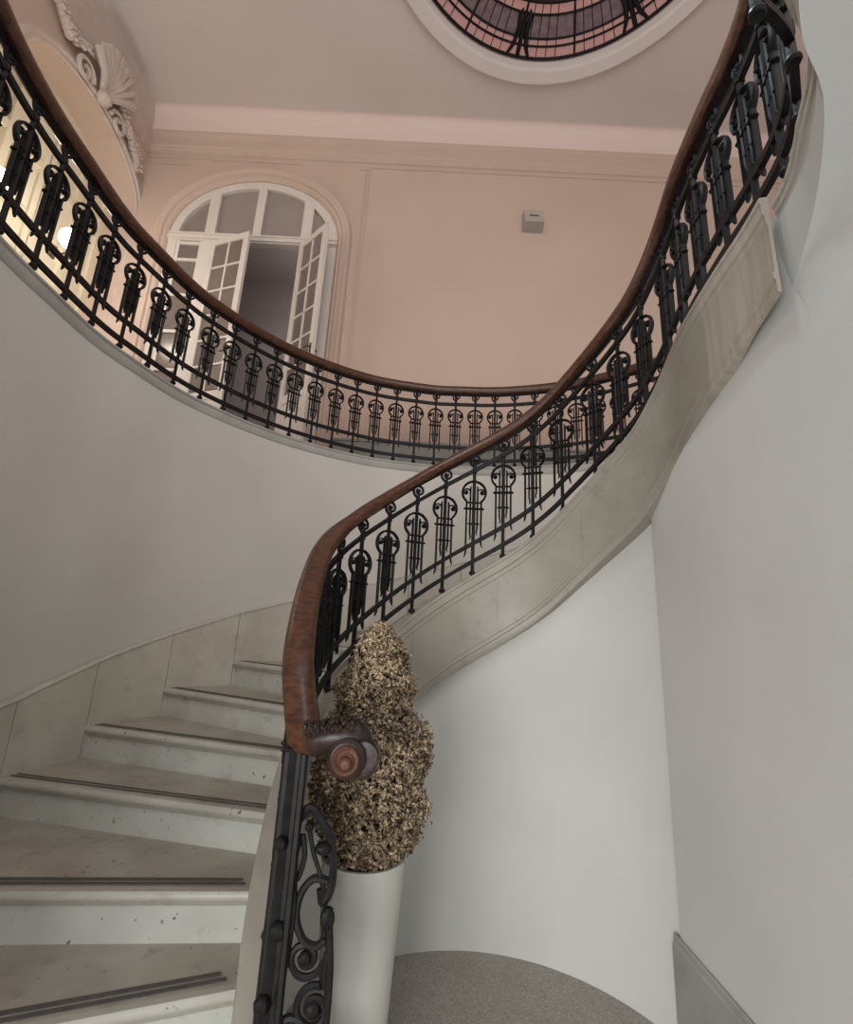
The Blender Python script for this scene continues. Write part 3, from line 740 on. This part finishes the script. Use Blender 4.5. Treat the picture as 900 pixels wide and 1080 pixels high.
# ---- small fixture on the back wall
fx, fz = 1.37, 6.10+EYE
fb = (fx,YB,fz)
wf = thing('wall_fixture', fb, 'small grey box fixed high on the pink back wall', 'wall fixture')
m = MB(); w, h = .15, .155
vs = [(-w,0,-h),(w,0,-h),(w,0,h),(-w,0,h),(-w+.012,-.20,-h+.012),(w-.012,-.20,-h+.012),(w-.012,-.12,h-.012),(-w+.012,-.12,h-.012)]
m.add([(fx+x,YB+y,fz+z) for x,y,z in vs], [(0,1,2,3),(4,5,6,7),(0,1,5,4),(1,2,6,5),(2,3,7,6),(3,0,4,7)]); m.build('housing', M_FIX, wf, fb)
m = MB(); m.box((fx,YB-.163,fz-.0),(.13,.012,.022)); m.build('slot', M_FIXDK, wf, fb)

# ---- globe lamps of the gallery (bracket on the left wall) and the landing
def wall_lamp(y, z, label, group=None):
    b = (XL+.01,y,z); t = thing('wall_lamp', b, label, 'lamp', group)
    m = MB(); m.box((XL+.012,y,z-.16),(.024,.10,.18)); m.tube([(XL+.02,y,z-.18),(XL+.12,y,z-.22),(XL+.20,y,z-.17),(XL+.20,y,z-.10)],.012,6); m.lathe([(.03,-.11),(.05,-.10),(.03,-.085)],(XL+.20,y,z),14); m.build('bracket', M_BRASS, t, b, True)
    m = MB(); m.ball((XL+.20,y,z),.125,16); m.build('globe', M_LAMP, t, b, True)
    l = bpy.data.lights.new('lamp_light','POINT'); l.energy = 20; l.color = (1,.93,.82); l.shadow_soft_size = .1
    lo = bpy.data.objects.new('lamp_light', l); COL.objects.link(lo); lo.location = (XL+.42,y,z+.02)
wall_lamp(3.92, 4.2+EYE, 'bright globe wall lamp nearest the left edge, seen through the gallery balusters')
wall_lamp(4.87, 4.40+EYE, 'globe wall lamp by the arch, glowing between the balusters right of the brightest lamp')

# ------------------------------------------------------------------ dried topiary in its tall planter
PX, PY = -.19, 2.33
tp = thing('potted_topiary', (PX,PY,0), 'tall white tapered planter holding a dried brown topiary behind the newel', 'potted plant')
tb = (PX,PY,0)
zr = -.885+EYE
m = MB(); m.lathe([(.0,0),(.112,0),(.115,.01),(.172,zr-.012),(.176,zr-.004),(.174,zr),(.160,zr),(.154,zr-.05),(.0,zr-.05)], (PX,PY,0), 40, caps=False); m.build('planter', M_POT, tp, tb, True)
m = MB(); m.lathe([(.0,zr-.03),(.157,zr-.03),(.15,zr-.012),(.0,zr-.0)], (PX,PY,0), 24, caps=False); m.build('soil', M_SOIL, tp, tb)
m = MB(); m.tube([(PX,PY,zr-.03),(PX+.01,PY,zr+.3),(PX,PY,zr+.72)],[.018,.014,.006],7)
for k in range(60):
    z = zr+.06+.72*random.random(); a = random.uniform(0,2*PI); l = random.uniform(.05,.14)*(1-.7*(z-zr)/.85)
    m.tube([(PX,PY,z),(PX+l*math.cos(a),PY+l*math.sin(a),z+l*.5)],[.004,.002],4)
m.build('trunk', M_BARK, tp, tb)
# foliage: outline radius against height above the rim
FO = [(-.01,.155),(.04,.205),(.10,.235),(.17,.258),(.24,.262),(.32,.262),(.40,.248),(.48,.222),(.55,.20),(.64,.19),(.72,.165),(.80,.13),(.87,.10),(.925,.045),(.95,.0)]
def frad(h):
    for (h0,r0),(h1,r1) in zip(FO,FO[1:]):
        if h <= h1: return r0+(r1-r0)*(h-h0)/(h1-h0)
    return 0
m = MB()
def leafat(p, n, s):
    n = n.normalized(); t = n.orthogonal().normalized(); t.rotate(Matrix.Rotation(random.uniform(0,2*PI),3,n)); b = n.cross(t)
    a = p - t*s*.5; c = p + t*s*.5 + n*s*.25
    m.add([a, p+b*s*.32-n*s*.08, c, p-b*s*.32-n*s*.08], [(0,1,2),(0,2,3)])
for k in range(15000):
    while True:
        h = random.uniform(-.02,.94)
        if random.random() < frad(max(h,-.01))/.262*1.0+.05: break
    a = random.uniform(0,2*PI)
    lump = 1+.07*math.sin(5*a+h*17)+.05*math.sin(9*a-h*31)+.06*math.sin(h*40+2*a)
    lump += .20*math.exp(-((h-.46)/.07)**2)*max(0,math.cos(a+.15))**2 - .10*math.exp(-((h-.60)/.05)**2)*max(0,math.cos(a))
    d = 1-abs(random.gauss(0,.13)) if k < 10500 else random.uniform(.35,.85); d = max(d,.35)
    if random.random() < .05: d += random.uniform(0,.10)
    r = frad(max(h,-.01))*lump*d
    p = Vector((PX+.008+r*math.cos(a)*.93, PY+r*math.sin(a)*.85, zr+h+random.uniform(-.015,.015)))
    n = Vector((math.cos(a)+random.uniform(-.9,.9), math.sin(a)+random.uniform(-.9,.9), .35+random.uniform(-.9,.9)))
    leafat(p, n, random.uniform(.014,.034))
fo = m.build('foliage', M_LEAF, tp, tb); fo['kind'] = 'stuff'

# ------------------------------------------------------------------ lights
W = bpy.data.worlds.new('World'); bpy.context.scene.world = W; W.use_nodes = True
bg = W.node_tree.nodes['Background']; bg.inputs[0].default_value = (.88,.93,1,1); bg.inputs[1].default_value = .9
def area(name, loc, rot, sx, sy, e, c):
    l = bpy.data.lights.new(name,'AREA'); l.shape = 'RECTANGLE'; l.size = sx; l.size_y = sy; l.energy = e; l.color = c
    o = bpy.data.objects.new(name,l); COL.objects.link(o); o.location = loc; o.rotation_euler = rot; return o
ed = area('entrance_daylight', (-1.65,-2.2,1.35), (math.radians(73),0,math.radians(-14)), 2.4, 1.8, 94, (1,.995,.965)); ed.data.spread = math.radians(120)
area('gallery_area_light', (.8,-2.6,GZ+3.2), (math.radians(82),0,0), 4.0, 3.0, 170, (1,.89,.79))  # unseen warm area light behind the camera, facing the gallery's back wall
def point(name, loc, e, c, r=.15):
    l = bpy.data.lights.new(name,'POINT'); l.energy = e; l.color = c; l.shadow_soft_size = r
    o = bpy.data.objects.new(name,l); COL.objects.link(o); o.location = loc
point('landing_lamp', (.62,1.35,2.95+EYE), 35, (.74,.90,1), .15)
point('landing_fill', (.62,.42,EYE+1.40), 5.5, (.78,.90,1), .12)  # cool fill added below the landing to brighten its underside and the wall
point('room_fill', (DX+.8,YB+1.4,GZ+3.8), 28, (1,.9,.85), .2)  # fill light added to lift the dark room behind the arched door

# ------------------------------------------------------------------ camera
cam = bpy.data.cameras.new('camera'); co = bpy.data.objects.new('camera', cam); COL.objects.link(co)
th, ro = .2535, .0495
right = Vector((1,0,0)); up = Vector((0,-math.sin(th),math.cos(th))); fw = Vector((0,math.cos(th),math.sin(th)))
cx_ = right*math.cos(ro)+up*math.sin(ro); cy_ = -right*math.sin(ro)+up*math.cos(ro); cz_ = -fw
R = Matrix((cx_,cy_,cz_)).transposed().to_4x4(); R.translation = (0,0,EYE); co.matrix_world = R
cam.sensor_fit = 'HORIZONTAL'; cam.sensor_width = 36; cam.lens = 36*514/900; cam.clip_start = .02
sc = bpy.context.scene; sc.camera = co
sc.view_settings.view_transform = 'Standard'; sc.view_settings.look = 'None'; sc.view_settings.gamma = 1; sc.view_settings.exposure = 0
sc.view_settings.use_curve_mapping = False
